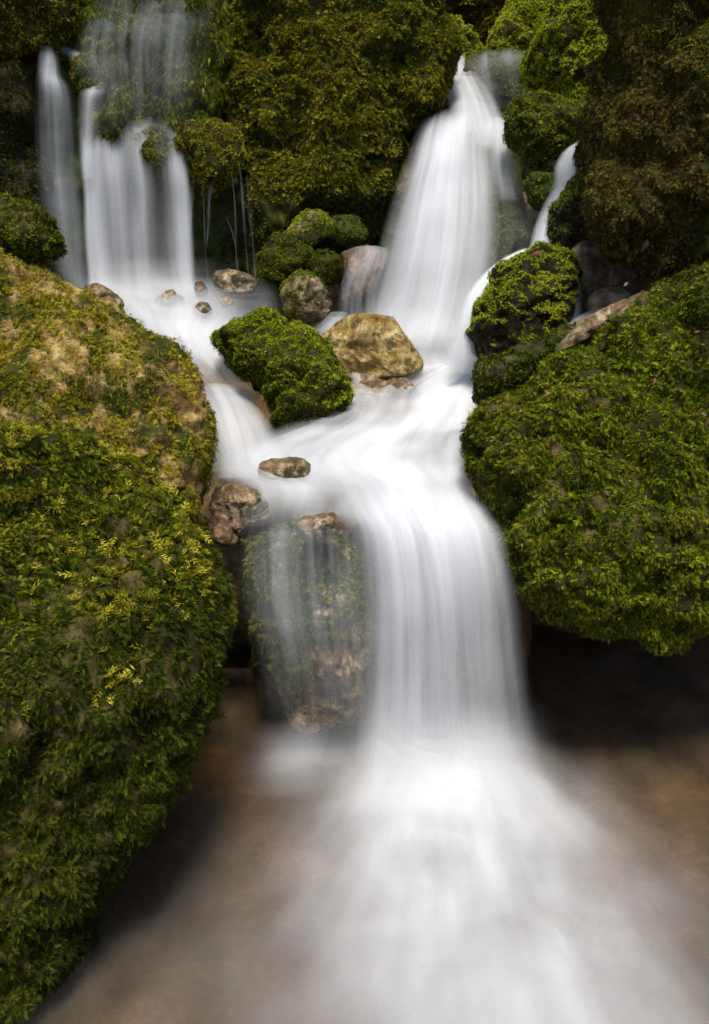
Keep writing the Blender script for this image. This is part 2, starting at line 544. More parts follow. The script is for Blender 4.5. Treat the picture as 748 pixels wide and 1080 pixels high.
rock('bare_stone', 'narrow tan wet stone along the upper edge of the big right boulder', 'stone',
     [(586, 364), (606, 347), (640, 330), (682, 311), (676, 328), (632, 352), (600, 370)], 2.40, 'speckle', k=1.0, tf=0.4, sub=5, **BARE)

# --- dark walls at the back
rock('mossy_rock_wall', 'tall dark rock wall draped in moss between the two upper waterfalls', 'rock wall',
     [(222, -110), (218, 0), (222, 70), (236, 120), (246, 170), (256, 230), (266, 290), (300, 315), (350, 290), (398, 225), (420, 170), (448, 125),
      (468, 100), (470, 50), (462, 0), (468, -110)],
     3.78, 'moss_base', k=0.38, tf=0.42, tb=0.6, e=0.72, sub=6, facets=6, cut=0.85, big=(2.2, 0.08), mid=(6, 0.045), fine=(20, 0.012), cushion=(10, 0.022),
     moss=[FR(0.044, 3.4, 'm_olive', bias=0.30, above=1.22, nz=0.9, droop=1.0, fr=3.0),  # paler kinds stop partway down; shade of the lower half is painted in
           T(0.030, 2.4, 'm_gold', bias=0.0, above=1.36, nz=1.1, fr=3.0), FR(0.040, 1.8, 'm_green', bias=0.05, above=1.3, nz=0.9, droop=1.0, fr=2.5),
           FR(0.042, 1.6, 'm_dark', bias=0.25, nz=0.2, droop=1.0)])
rock('mossy_rock_wall', 'brown mossy overhanging rock mass at the upper right edge', 'rock wall',
     [(668, -110), (662, -20), (656, 40), (650, 90), (640, 135), (634, 180), (640, 225), (660, 258), (690, 278), (720, 262), (760, 275), (830, 250), (900, 100), (880, -110)],
     2.75, 'moss_base', k=0.12, tf=0.42, tb=0.7, e=0.75, sub=6, big=(2.6, 0.10), mid=(7, 0.05), fine=(22, 0.012), ridge=0.3, cushion=(10, 0.03),
     moss=[FR(0.036, 2.4, 'm_brown', bias=0.35, nz=0.2, droop=1.0, fr=3.0),
           T(0.020, 1.4, 'm_olive', bias=-0.1, nz=0.4, fr=3.0),
           FR(0.045, 0.9, 'm_brown', bias=0.1, nz=-0.3, droop=1.2, lift=(0.2, 0.8), tint=0.15)])
rock('mossy_rock_wall', 'dark leafy moss rock face at the far left edge beside the left waterfall', 'rock wall',
     [(-160, 20), (-40, 40), (30, 60), (44, 100), (48, 160), (56, 230), (70, 300), (20, 330), (-160, 340)],
     3.55, 'wet_dark', k=0.12, tf=0.30, tb=0.6, e=0.75, sub=5, big=(2.6, 0.06), mid=(7, 0.035), fine=(22, 0.01), cushion=(9, 0.025),
     moss=[T(0.030, 1.4, 'm_dark', bias=0.25, nz=0.4), T(0.026, 0.9, 'm_green', bias=-0.15, nz=0.5, tint=-0.1), FR(0.036, 1.0, 'm_dark', bias=0.2, nz=0.0, droop=1.0)])
rock('mossy_rock', 'golden green mossy rock in the top left corner above the left fall', 'rock',
     [(-160, -110), (60, -110), (88, -40), (84, 10), (62, 44), (20, 56), (-60, 60), (-160, 40)],
     3.6, 'moss_base', k=0.35, tf=0.4, tb=0.6, sub=5, cushion=(9, 0.03), moss=[T(0.024, 1.6, 'm_gold', bias=0.1, nz=0.5, tint=-0.08), FR(0.036, 1.2, 'm_olive', bias=0.3, nz=0.1)])
rock('waterfall_rock', 'dark wet rock step behind the upper left waterfall', 'rock',
     [(28, 70), (90, 55), (150, 110), (200, 120), (246, 150), (262, 240), (268, 330), (150, 345), (60, 330), (36, 200)],
     3.62, 'wet_moss', k=0.08, tf=0.26, tb=0.6, e=0.6, sub=5, big=(3, 0.05), mid=(8, 0.03), fine=(24, 0.01),
     moss=[T(0.022, 0.9, 'm_dark', bias=-0.12, nz=0.5), ST(0.05, 0.8, 'm_dark', bias=-0.1, nz=0.2, droop=1.5)])
rock('sloping_mossy_rock', 'wet sloping rock with combed hanging green moss above the left waterfall', 'rock',
     [(78, -110), (260, -110), (252, 0), (240, 80), (228, 130), (190, 150), (165, 128), (148, 150), (118, 160), (100, 140), (96, 100), (70, 70), (58, 40), (70, -20)],
     3.72, 'wet_moss', k=0.6, tf=0.34, tb=0.6, e=0.8, sub=6, big=(2.5, 0.05), mid=(8, 0.03), fine=(25, 0.01),
     moss=[ST(0.055, 3.2, 'm_green', bias=0.45, nz=0.3, droop=2.0, lift=(0.0, 0.2), tint=-0.1), FR(0.03, 2.0, 'm_dark', bias=0.4, nz=0.0, droop=1.5), T(0.018, 0.9, 'm_green', bias=-0.1, nz=0.4),
           ST(0.05, 1.4, 'm_olive', bias=0.0, nz=0.3, droop=2.0, lift=(0.0, 0.25))])
rock('mossy_stone', 'small mossy stone sticking out at the left lip of the left waterfall', 'stone',
     [(78, 66), (96, 62), (112, 74), (110, 92), (92, 98), (76, 86)], 3.42, 'wet_moss', k=0.5, sub=4, **SMALL,
     moss=[T(0.018, 1.2, 'm_olive', bias=0.2, nz=0.4)])
rock('moss_cushion', 'round ball of moss hanging beside the upper left waterfall', 'moss cushion',
     [(182, 150), (194, 132), (212, 126), (236, 130), (250, 148), (252, 170), (240, 190), (216, 200), (196, 192), (184, 174)],
     3.42, 'moss_base', k=0.3, tf=0.8, sub=4, **SMALL, cushion=(13, 0.020),
     moss=[T(0.026, 2.2, 'm_gold', bias=0.6, nz=0.3, lift=(0.3, 1.2)), T(0.026, 1.3, 'm_green', bias=0.4, nz=0.1), ST(0.05, 0.6, 'm_dark', bias=0.0, nz=-0.6, droop=2.0)])
rock('moss_cushion', 'small mossy hump between two white jets of the left waterfall', 'moss cushion',
     [(146, 152), (152, 134), (164, 128), (176, 136), (182, 156), (172, 176), (154, 172)], 3.40, 'moss_base', k=0.3, sub=4, **SMALL,
     moss=[T(0.018, 1.6, 'm_olive', bias=0.5, nz=0.3), ST(0.04, 0.7, 'm_green', bias=0.2, nz=0, droop=2)])
rock('moss_cushion', 'dark green leafy moss cushion low at the left edge beside the waterfall', 'moss cushion',
     [(-60, 240), (-20, 222), (20, 216), (46, 226), (60, 246), (52, 266), (20, 274), (-60, 276)], 3.2, 'moss_base', k=0.4, tf=0.8, sub=5, **SMALL, cushion=(13, 0.020),
     moss=[T(0.030, 2.2, 'm_green', bias=0.6, nz=0.3, lift=(0.3, 1.2), tint=-0.05), T(0.026, 1.0, 'm_dark', bias=0.6, nz=0)])
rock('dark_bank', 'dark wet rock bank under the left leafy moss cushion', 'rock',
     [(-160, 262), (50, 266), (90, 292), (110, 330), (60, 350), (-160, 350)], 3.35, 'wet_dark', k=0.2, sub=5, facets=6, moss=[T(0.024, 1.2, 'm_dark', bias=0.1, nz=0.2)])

# --- top right mossy rocks
rock('mossy_rock', 'brownish green mossy rock at the top centre behind the stream head', 'rock',
     [(462, -110), (585, -110), (592, -20), (560, 25), (530, 52), (505, 50), (482, 30), (464, 10)], 4.7, 'moss_base', k=0.5, tf=0.6, sub=5, cushion=(9, 0.04),
     moss=[T(0.028, 2.4, 'm_gold', bias=0.35, nz=0.4), FR(0.04, 1.0, 'm_olive', bias=0.3, nz=0)])
rock('moss_cushion', 'small lime green moss cushion left of the stream head', 'moss cushion',
     [(462, 36), (474, 22), (490, 30), (504, 48), (508, 60), (492, 66), (476, 62), (464, 54)], 4.25, 'moss_base', k=0.4, sub=4, **SMALL, cushion=(13, 0.020),
     moss=[T(0.024, 3.0, 'm_lime', bias=0.8, nz=0.3, tint=0.3)])  # lime tint raised to paint sunlight into the cushion
rock('mossy_rock', 'rounded yellow green mossy rock right of the stream head, partly behind a larger one', 'rock',
     [(516, 54), (536, 22), (566, 0), (600, -20), (640, -30), (650, 30), (620, 64), (570, 66), (530, 66)], 4.35, 'moss_base', k=0.9, tf=0.6, sub=5, cushion=(9, 0.03),
     moss=[T(0.026, 3.2, 'm_lime', bias=0.6, nz=0.3, tint=0.4), T(0.024, 0.7, 'm_olive', bias=0.0, nz=0)])  # tint raised so the leaf colour carries sunlight
rock('mossy_rock', 'large bright lime mossy rock against the brown overhanging mass', 'rock',
     [(558, 60), (590, 22), (622, -10), (660, -70), (700, -40), (690, 40), (672, 90), (640, 112), (612, 108), (596, 90), (574, 78)], 3.75, 'moss_base', k=0.9, tf=0.5, sub=5, cushion=(9, 0.03),
     moss=[T(0.026, 3.4, 'm_lime', bias=0.5, nz=0.5, tint=0.38), FR(0.032, 0.6, 'm_green', bias=0.3, nz=0, droop=1.0)])  # paler tint paints the sun onto this rock
rock('mossy_rock', 'narrow mossy rock tucked against the edge of the brown overhanging mass', 'rock',
     [(630, 150), (636, 120), (652, 96), (664, 90), (664, 150), (652, 190), (634, 192), (628, 172)], 2.95, 'moss_base', k=0.3, sub=4, **SMALL, cushion=(13, 0.020),
     moss=[T(0.020, 2.0, 'm_lime', bias=0.5, nz=0.3), T(0.018, 1.0, 'm_olive', bias=0.3, nz=0)])
rock('spill_rock', 'smooth green spill rock glazed by a thin film of water at the stream head', 'rock',
     [(482, 72), (505, 62), (545, 58), (572, 64), (580, 84), (582, 106), (560, 116), (520, 120), (494, 116), (484, 100)], 4.0, 'wet_moss', k=0.35, tf=0.5, e=0.6, sub=5, **SMALL,
     moss=[T(0.018, 2.0, 'm_green', bias=0.3, nz=0), ST(0.04, 0.8, 'm_green', bias=0.1, nz=0, droop=2)])
rock('mossy_stone', 'bright green round mossy stone above the small side cascade', 'stone',
     [(538, 130), (548, 114), (572, 108), (598, 114), (608, 132), (600, 156), (580, 168), (556, 172), (542, 158)], 3.32, 'moss_base', k=0.45, tf=0.8, sub=5, **SMALL, cushion=(13, 0.020),
     moss=[T(0.024, 2.6, 'm_green', bias=0.6, nz=0.4, lift=(0.3, 1.2), tint=0.12), T(0.022, 1.2, 'm_lime', bias=-0.1, nz=0.8)])
rock('mossy_stone', 'half hidden mossy stone behind the bright green round one', 'stone',
     [(584, 112), (604, 104), (622, 108), (626, 126), (618, 142), (596, 144)], 3.5, 'wet_moss', k=0.45, tf=0.8, sub=4, **SMALL,
     moss=[T(0.020, 1.8, 'm_green', bias=0.3, nz=0.6)])
rock('mossy_stone', 'dark mossy stone just below the bright green round one', 'stone',
     [(546, 180), (562, 166), (584, 176), (592, 192), (588, 212), (570, 222), (552, 210)], 3.28, 'wet_moss', k=0.4, tf=0.7, sub=4, **SMALL,
     moss=[T(0.020, 1.8, 'm_green', bias=0.25, nz=0.5, tint=-0.05)])
rock('mossy_stone', 'mossy stone under the brown overhang with the side trickle on its left', 'stone',
     [(580, 226), (596, 204), (622, 182), (642, 184), (660, 200), (664, 236), (640, 262), (606, 268), (586, 252)], 3.0, 'wet_dark', k=0.5, tf=0.5, tb=1.0, sub=5, **SMALL, cushion=(13, 0.020),
     moss=[T(0.020, 2.2, 'm_green', bias=0.05, nz=0.9, tint=0.1), T(0.018, 0.9, 'm_lime', bias=-0.4, nz=0.9), ST(0.05, 0.3, 'm_dark', bias=0, nz=-0.4, droop=2)])
rock('brown_stone', 'smooth bare brown stone in the shade below the overhang', 'stone',
     [(596, 268), (630, 248), (668, 242), (700, 256), (706, 290), (670, 316), (628, 318), (602, 300)], 2.90, 'grey_brown', k=0.7, tf=0.5, tb=0.9, sub=5, **SMALL)
rock('brown_stone', 'small brown slab lying low in the dark hollow right of the arching water', 'stone',
     [(618, 318), (640, 306), (668, 314), (682, 330), (662, 344), (632, 342)], 2.72, 'grey_brown', k=0.6, sub=4, **BARE)
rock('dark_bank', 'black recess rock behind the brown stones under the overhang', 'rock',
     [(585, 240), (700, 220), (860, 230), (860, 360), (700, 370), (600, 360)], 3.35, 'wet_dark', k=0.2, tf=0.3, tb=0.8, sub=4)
rock('mossy_stone', 'mossy stone with a bright lime cap that the arching water flows around', 'stone',
     [(498, 345), (506, 312), (526, 286), (556, 268), (584, 270), (604, 286), (606, 312), (596, 340), (570, 366), (536, 378), (508, 374)],
     2.78, 'wet_dark', k=0.55, tf=0.65, tb=0.8, sub=5, **SMALL, cushion=(13, 0.020),
     moss=[T(0.021, 4.0, 'm_lime', bias=0.05, nz=1.3, lift=(0.3, 1.2), tint=0.25), T(0.018, 1.5, 'm_green', bias=0.05, nz=0.6), ST(0.05, 0.6, 'm_green', bias=-0.1, nz=0.1, droop=2, fr=8)])
rock('waterfall_rock', 'wet mossy rock showing through the right side of the upper middle waterfall', 'rock',
     [(490, 196), (516, 184), (544, 204), (566, 230), (572, 256), (548, 276), (528, 304), (506, 334), (470, 340), (460, 260)], 3.34, 'wet_moss', k=0.35, tf=0.4, sub=5, **SMALL,
     moss=[T(0.020, 2.6, 'm_green', bias=0.3, nz=0.3, tint=0.1), ST(0.04, 0.8, 'm_green', bias=0, nz=0, droop=2)])
rock('waterfall_rock', 'dark rock core behind the upper middle waterfall', 'rock',
     [(436, 150), (480, 132), (530, 150), (545, 190), (540, 300), (500, 380), (420, 385), (388, 350), (396, 280), (412, 205)], 3.6, 'wet_moss', k=0.3, tf=0.3, tb=0.6, sub=5)

# --- middle stones
rock('mossy_boulder', 'bright green mossy boulder in midstream between the two middle channels', 'boulder',
     [(230, 352), (246, 336), (274, 332), (300, 340), (326, 356), (346, 378), (360, 402), (364, 424), (352, 440), (330, 448), (316, 462), (300, 458), (288, 430), (266, 398), (238, 376)],
     2.72, 'moss_base', k=0.6, tf=0.7, tb=0.8, sub=6, **SMALL, cushion=(13, 0.020),
     moss=[T(0.020, 4.0, 'm_lime', bias=0.0, nz=1.1, lift=(0.2, 1.1), tint=0.2), T(0.018, 2.0, 'm_green', bias=0.35, nz=0.3), FR(0.024, 0.9, 'm_green', bias=0.1, nz=-0.3, droop=1.2)])
rock('bare_stone', 'angular golden brown bare stone with a pale top edge in midstream', 'stone',
     [(332, 353), (350, 343), (368, 331), (402, 324), (416, 334), (425, 352), (446, 384), (426, 396), (386, 400), (360, 397), (347, 378)],
     2.88, 'gold', k=0.4, tf=0.75, tb=0.8, sub=5, facets=9, cut=0.72, big=(6.0, 0.006), mid=(16.0, 0.008), fine=(45.0, 0.004), ridge=0.5, e=0.6,
     moss=[T(0.008, 0.5, 'm_olive', bias=-0.45, nz=-0.3, fr=9)])
rock('submerged_stone', 'pale brown stone under thin white water below the golden stone', 'stone',
     [(362, 412), (380, 396), (412, 394), (438, 404), (446, 426), (430, 442), (396, 444), (370, 434)], 2.78, 'speckle', k=0.9, tf=0.35, sub=4, **SMALL)
rock('mossy_stone', 'yellowish mossy stone with a bare tan tip topping the little stone pile', 'stone',
     [(300, 246), (312, 232), (330, 225), (346, 228), (349, 240), (336, 254), (312, 260)], 3.35, 'grey_brown', k=0.5, tf=0.8, sub=4, **SMALL,
     moss=[T(0.022, 5.0, 'm_lime', bias=1.0, nz=0.2, tint=0.05)])
rock('mossy_stone', 'dark green mossy stone right of the top of the little stone pile', 'stone',
     [(344, 242), (356, 228), (376, 230), (388, 246), (376, 260), (352, 260)], 3.42, 'wet_moss', k=0.5, tf=0.8, sub=4, **SMALL,
     moss=[T(0.018, 2.0, 'm_green', bias=0.4, nz=0.5)])
rock('mossy_stone', 'green moss covered stone at the left of the little stone pile', 'stone',
     [(274, 282), (284, 264), (304, 254), (324, 260), (330, 276), (318, 294), (294, 302), (278, 298)], 3.28, 'moss_base', k=0.45, tf=0.8, sub=4, **SMALL, cushion=(13, 0.020),
     moss=[T(0.018, 2.4, 'm_green', bias=0.5, nz=0.5, tint=0.1)])
rock('mossy_stone', 'small mossy stone at the right of the little stone pile beside a tan stone', 'stone',
     [(328, 276), (336, 262), (352, 262), (360, 276), (356, 294), (340, 298), (330, 290)], 3.24, 'moss_base', k=0.45, tf=0.8, sub=4, **SMALL,
     moss=[T(0.017, 2.2, 'm_green', bias=0.5, nz=0.4)])
rock('mossy_stone', 'tan stone wrapped in ragged green moss at the foot of the little stone pile', 'stone',
     [(300, 308), (312, 292), (330, 290), (344, 300), (352, 320), (344, 336), (322, 342), (304, 332)], 3.1, 'speckle', k=0.45, tf=0.8, sub=5, **SMALL,
     moss=[T(0.020, 3.5, 'm_green', bias=0.38, nz=0.2, fr=9)])
rock('wet_stone', 'tan wet stone with water sliding over it at the left of the upper middle waterfall', 'stone',
     [(352, 276), (366, 262), (388, 258), (404, 268), (408, 300), (398, 324), (376, 328), (358, 312)], 3.26, 'wet_brown', k=0.3, tf=0.7, sub=4, **SMALL,
     moss=[T(0.014, 0.8, 'm_dark', bias=-0.1, nz=0, fr=8)])
rock('bare_stone', 'speckled tan stone below the hanging water strands', 'stone',
     [(222, 300), (228, 288), (248, 284), (266, 292), (270, 304), (254, 312), (230, 312)], 3.18, 'speckle', k=0.4, sub=4, **BARE)
rock('bare_stone', 'reddish dark pebble left of the speckled tan stone', 'stone',
     [(205, 302), (212, 296), (220, 302), (218, 312), (208, 314)], 3.16, 'wet_brown', k=0.4, sub=3, **BARE)
rock('bare_stone', 'pale pebble in the white water of the left basin', 'stone',
     [(204, 328), (212, 320), (222, 324), (224, 334), (210, 338)], 3.035, 'speckle', k=0.4, sub=4, **BARE)
rock('bare_stone', 'flat pale stone half sunk in the left basin below the falls', 'stone',
     [(160, 318), (176, 308), (194, 312), (196, 322), (178, 328)], 3.11, 'speckle', k=0.8, sub=4, **BARE)
rock('bare_stone', 'small grey stone at the far edge of the streaked left boulder', 'stone',
     [(88, 306), (106, 302), (122, 310), (128, 322), (104, 324)], 3.0, 'speckle', k=0.8, sub=4, **BARE)
rock('bare_stone', 'tiny tan pebble next to the speckled tan stone', 'stone',
     [(232, 318), (240, 313), (246, 318), (240, 324)], 3.1, 'gold', k=0.4, sub=3, **BARE)
rock('bare_stone', 'small brown stone at the foot of the fan shaped chute', 'stone',
     [(273, 494), (290, 484), (314, 484), (328, 492), (318, 508), (286, 510)], 2.275, 'speckle', k=0.8, tf=0.6, sub=4, big=(8, .006), mid=(20, .006), fine=(55, .004), ridge=0.5)
rock('bare_stone', 'mottled cream and dark stone between the left boulder and the veiled rock', 'stone',
     [(222, 520), (240, 511), (266, 514), (280, 530), (288, 550), (276, 564), (248, 570), (228, 552)], 2.15, 'speckle', k=0.5, tf=0.8, sub=5, **BARE,
     moss=[T(0.010, 0.8, 'm_green', bias=-0.25, nz=0, fr=9)])
rock('bare_stone', 'brown flat stone squeezed against the left boulder below the mottled one', 'stone',
     [(218, 552), (232, 544), (248, 556), (252, 572), (234, 576), (222, 570)], 2.12, 'wet_brown', k=0.5, sub=4, **BARE)
rock('veiled_rock', 'mossy rock under a thin veil of water left of the main waterfall', 'rock',
     [(244, 580), (262, 562), (300, 556), (345, 546), (378, 556), (388, 600), (388, 680), (384, 745), (362, 768), (318, 770), (296, 740), (280, 700), (256, 640)],
     2.10, 'speckle', k=0.2, tf=0.55, tb=0.9, e=0.88, facets=5, sub=6, big=(5, 0.025), mid=(13, 0.015), fine=(40, 0.005),
     moss=[T(0.020, 2.2, 'm_green', bias=0.3, nz=0.9, fr=5, tint=0.08, above=0.24), FR(0.030, 3.2, 'm_green', bias=0.5, above=0.17, nz=0.5, droop=1.5, tint=-0.05, fr=4), ST(0.05, 1.0, 'm_dark', bias=0.15, nz=0.2, droop=2.0)])
rock('waterfall_rock', 'dark rock core hidden behind the main white waterfall', 'rock',
     [(365, 575), (420, 548), (500, 545), (540, 575), (552, 680), (560, 800), (540, 850), (420, 850), (372, 800), (362, 700)],
     2.25, 'wet_dark', k=0.1, tf=0.3, tb=0.8, e=0.65, sub=5, big=(4, 0.03), mid=(10, 0.015), fine=(30, 0.005))
rock('bare_stone', 'tan wet stone tip breaking the water at the top of the veiled rock', 'stone',
     [(312, 556), (322, 546), (345, 543), (364, 549), (368, 562), (340, 568), (318, 566)], 2.0, 'speckle', k=0.9, sub=4, **BARE)
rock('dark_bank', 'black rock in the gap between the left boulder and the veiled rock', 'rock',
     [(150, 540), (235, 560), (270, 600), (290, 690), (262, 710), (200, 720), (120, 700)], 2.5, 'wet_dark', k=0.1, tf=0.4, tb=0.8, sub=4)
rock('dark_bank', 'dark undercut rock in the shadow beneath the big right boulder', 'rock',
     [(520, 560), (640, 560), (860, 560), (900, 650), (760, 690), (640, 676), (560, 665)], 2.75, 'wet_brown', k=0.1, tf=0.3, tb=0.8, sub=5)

# ------------------------------------------------------------------ terrain
def lin(xs, ys, x):
    return np.interp(x, xs, ys)


def terrain_z(X, Y):
    back = lin([-0.9, -0.35, -0.25, 0.45, 0.6, 1.2], [2.75, 2.6, 2.2, 2.2, 2.9, 3.0], X)
    s = Y - back
    z = -0.16 + 0.62 * sstep(-0.02, 0.16, s) + lin([0.1, 1.0], [0, 0.16], s)
    z = z + 0.42 * sstep(3.35, 3.75, Y) + lin([3.8, 4.6, 12, 30], [0, 0.3, 5.2, 11], Y)
    side = np.maximum(0, np.abs(X - 0.0) - (0.95 + 0.35 * sstep(1.5, 0.3, Y)))
    z = z + np.minimum(side * 0.7, 2.2 + side * 0.12) * sstep(-3.0, 0.6, Y + 2.0)
    z = z + lin([-40, -9, -5.5, -1.6], [4.0, 2.8, 1.6, 0.0], Y)  # unseen rise behind the camera, added to block low sky light
    P = np.stack([X, Y, np.zeros_like(X)], 1)
    z = z + fbm(P * 2.2 + 3, 4) * 0.08 + fbm(P * 9.0, 3) * 0.025
    return z


gx = np.concatenate([np.linspace(-40, -2.2, 60), np.linspace(-2.15, 2.15, 170), np.linspace(2.2, 40, 60)])
gy = np.concatenate([np.linspace(-40, -0.5, 60), np.linspace(-0.45, 5.5, 230), np.linspace(5.6, 40, 60)])
GX, GY = np.meshgrid(gx, gy)
X, Yy = GX.ravel(), GY.ravel()
nx, ny = len(gx), len(gy)
I = np.arange(nx * ny).reshape(ny, nx)
GF = np.stack([I[:-1, :-1].ravel(), I[:-1, 1:].ravel(), I[1:, 1:].ravel(), I[1:, :-1].ravel()], 1)
tag(link_mesh('ground', np.stack([X, Yy, terrain_z(X, Yy)], 1), GF, M['bed']), kind='structure')

# ------------------------------------------------------------------ water
M['f_fall'] = foam_mat('silky_falling_water', 40, 1.5, 2.6, 0.62, low=0.3)
M['f_veil'] = foam_mat('thin_water_veil', 55, 2.6, 3.2, 0.62, low=0.3, col=(0.80, 0.83, 0.85))
M['f_mist'] = foam_mat('spray_mist', 9, 9, 1.0, 1.0)
M['f_flow'] = foam_mat('silky_running_water', 18, 2.2, 2.6, 0.62, low=0.4)


def crspline(A, n):
    A = np.asarray(A, float)
    k = len(A)
    t = np.linspace(0, k - 1, n)
    i = np.clip(np.floor(t).astype(int), 0, k - 2)
    f = (t - i)[:, None]
    g = lambda j: A[np.clip(j, 0, k - 1)]
    p0, p1, p2, p3 = g(i - 1), g(i), g(i + 1), g(i + 2)
    return 0.5 * (2 * p1 + (-p0 + p2) * f + (2 * p0 - 5 * p1 + 4 * p2 - p3) * f * f + (-p0 + 3 * p1 - 3 * p2 + p3) * f ** 3)


def sheet(name, rows, mat, layers=3, gap=0.015, bulge=0.03, N=70, Mx=48, edge=0.26, rough=0.012, seed=0, up=0.35):
    """rows: ((px,py,Y) left, (px,py,Y) right, [density across]) from the top downstream"""
    Lp = np.array([at(*r[0]) for r in rows])
    Rp = np.array([at(*r[1]) for r in rows])
    nd = 17
    Dn = np.array([np.interp(np.linspace(0, 1, nd), np.linspace(0, 1, len(r[2])), r[2]) for r in rows])
    Lp, Rp, Dn = crspline(Lp, N), crspline(Rp, N), np.clip(crspline(Dn, N), 0, 1.5)
    u = np.linspace(0, 1, Mx)
    base = Lp[:, None, :] * (1 - u)[None, :, None] + Rp[:, None, :] * u[None, :, None]
    den = np.array([np.interp(u, np.linspace(0, 1, nd), d) for d in Dn])
    ew = sstep(0, edge, np.minimum(u, 1 - u))
    den = den * ew[None, :]
    mid = (Lp + Rp) / 2
    arc = np.concatenate([[0], np.cumsum(np.linalg.norm(np.diff(mid, axis=0), axis=1))])
    wid = np.linalg.norm(Rp - Lp, axis=1).mean()
    dirn = np.array([0, -1.0, up])
    dirn /= np.linalg.norm(dirn)
    bl = bulge * (1 - (2 * u - 1) ** 2)
    Vs, Fs, Fo, Fl = [], [], [], []
    I = np.arange(N * Mx).reshape(N, Mx)
    Q = np.stack([I[:-1, :-1].ravel(), I[1:, :-1].ravel(), I[1:, 1:].ravel(), I[:-1, 1:].ravel()], 1)
    for k in range(layers):
        off = gap * (k - (layers - 1) / 2)
        P = base + dirn * (bl[None, :, None] + off)
        flow = np.stack([np.broadcast_to(u * wid, (N, Mx)), np.broadcast_to(arc[:, None], (N, Mx)), np.full((N, Mx), seed * 3.3 + k * 0.35)], 2)
        q = flow.reshape(-1, 3) * np.array([14, 2.0, 1.0]) + 9
        P = P.reshape(-1, 3) + dirn * (perlin(q) * rough * 2)[:, None]
        Vs.append(P)
        Fs.append(Q + k * N * Mx)
        Fo.append(den.ravel())
        Fl.append(flow.reshape(-1, 3))
    o = link_mesh(name, np.concatenate(Vs), np.concatenate(Fs), M[mat], attrs={'foam': np.concatenate(Fo), 'flow': np.concatenate(Fl)})
    return tag(o, kind='structure')


def row(py, xl, xr, Y, d, dyl=0, dyr=0, Yr=None):
    return ((xl, py + dyl, Y), (xr, py + dyr, Y if Yr is None else Yr), d)


# main waterfall
sheet('waterfall', [
    row(488, 330, 505, 2.34, [0]),
    row(515, 340, 512, 2.22, [0, .2, .3, .3, .2]),
    row(540, 352, 522, 2.10, [.2, .6, .9, .8, .7]),
    row(565, 362, 535, 2.02, [.2, .6, .75, .75, .7]),
    row(620, 366, 548, 1.975, [.2, .5, .6, .5, .35, .6]),
    row(690, 364, 556, 1.955, [.2, .5, .5, .4, .3, .5]),
    row(760, 358, 566, 1.94, [.2, .6, .65, .35, .3, .4]),
    row(805, 350, 578, 1.925, [.15, .5, .5, .25, .3, .35]),
    row(835, 345, 590, 1.90, [0, .1, .1, .1, 0])], 'f_fall', layers=4, gap=0.018, bulge=0.10, N=90, Mx=70, seed=1)
# thin veil over the mossy rock at its left
sheet('water_veil', [
    row(535, 250, 385, 2.08, [0]),
    row(556, 247, 386, 2.01, [.05, .12, .1, .15]),
    row(572, 246, 388, 1.98, [.08, .2, .14, .25]),
    row(640, 250, 392, 1.94, [.14, .25, .14, .25]),
    row(710, 268, 396, 1.93, [.09, .15, .11, .22]),
    row(770, 275, 396, 1.92, [.03, .05, .06, .2]),
    row(800, 270, 396, 1.90, [0, .1, .15, .2])], 'f_veil', layers=2, gap=0.02, bulge=0.05, seed=2)
# middle basin, running to the lip
sheet('running_water', [
    row(392, 418, 528, 2.92, [.2, .6, .8, .4]),
    row(415, 340, 515, 2.80, [.2, .45, .5, .8, .5]),
    row(445, 318, 502, 2.62, [.3, .6, .6, .85, .7]),
    row(470, 260, 497, 2.46, [.1, .5, .75, .9, .9, .7]),
    row(495, 222, 500, 2.32, [.15, .55, .8, .6, .9, .95, .8]),
    row(520, 258, 512, 2.20, [.4, .6, .35, .95, .9]),
    row(543, 250, 520, 2.09, [.1, .2, .2, .8, .7]),
    row(556, 250, 525, 2.05, [0, 0, 0, .3, .2]),
    row(566, 250, 525, 2.01, [0, 0, 0, .0, 0])], 'f_flow', layers=3, gap=0.016, bulge=0.012, N=80, Mx=70, edge=0.1, seed=3, up=2.0)
# chute right of the golden stone
sheet('running_water', [
    row(330, 400, 505, 3.2, [.3, .5, .5, .4]),
    row(352, 412, 505, 3.12, [.5, .9, .9, .5]),
    row(375, 425, 515, 3.02, [.5, .9, .95, .6]),
    row(400, 430, 528, 2.9, [.5, .9, .9, .5]),
    row(430, 432, 512, 2.74, [.4, .9, .9, .6]),
    row(460, 420, 502, 2.54, [.1, .4, .5, .4])], 'f_flow', layers=3, gap=0.016, bulge=0.02, seed=4, up=1.0)
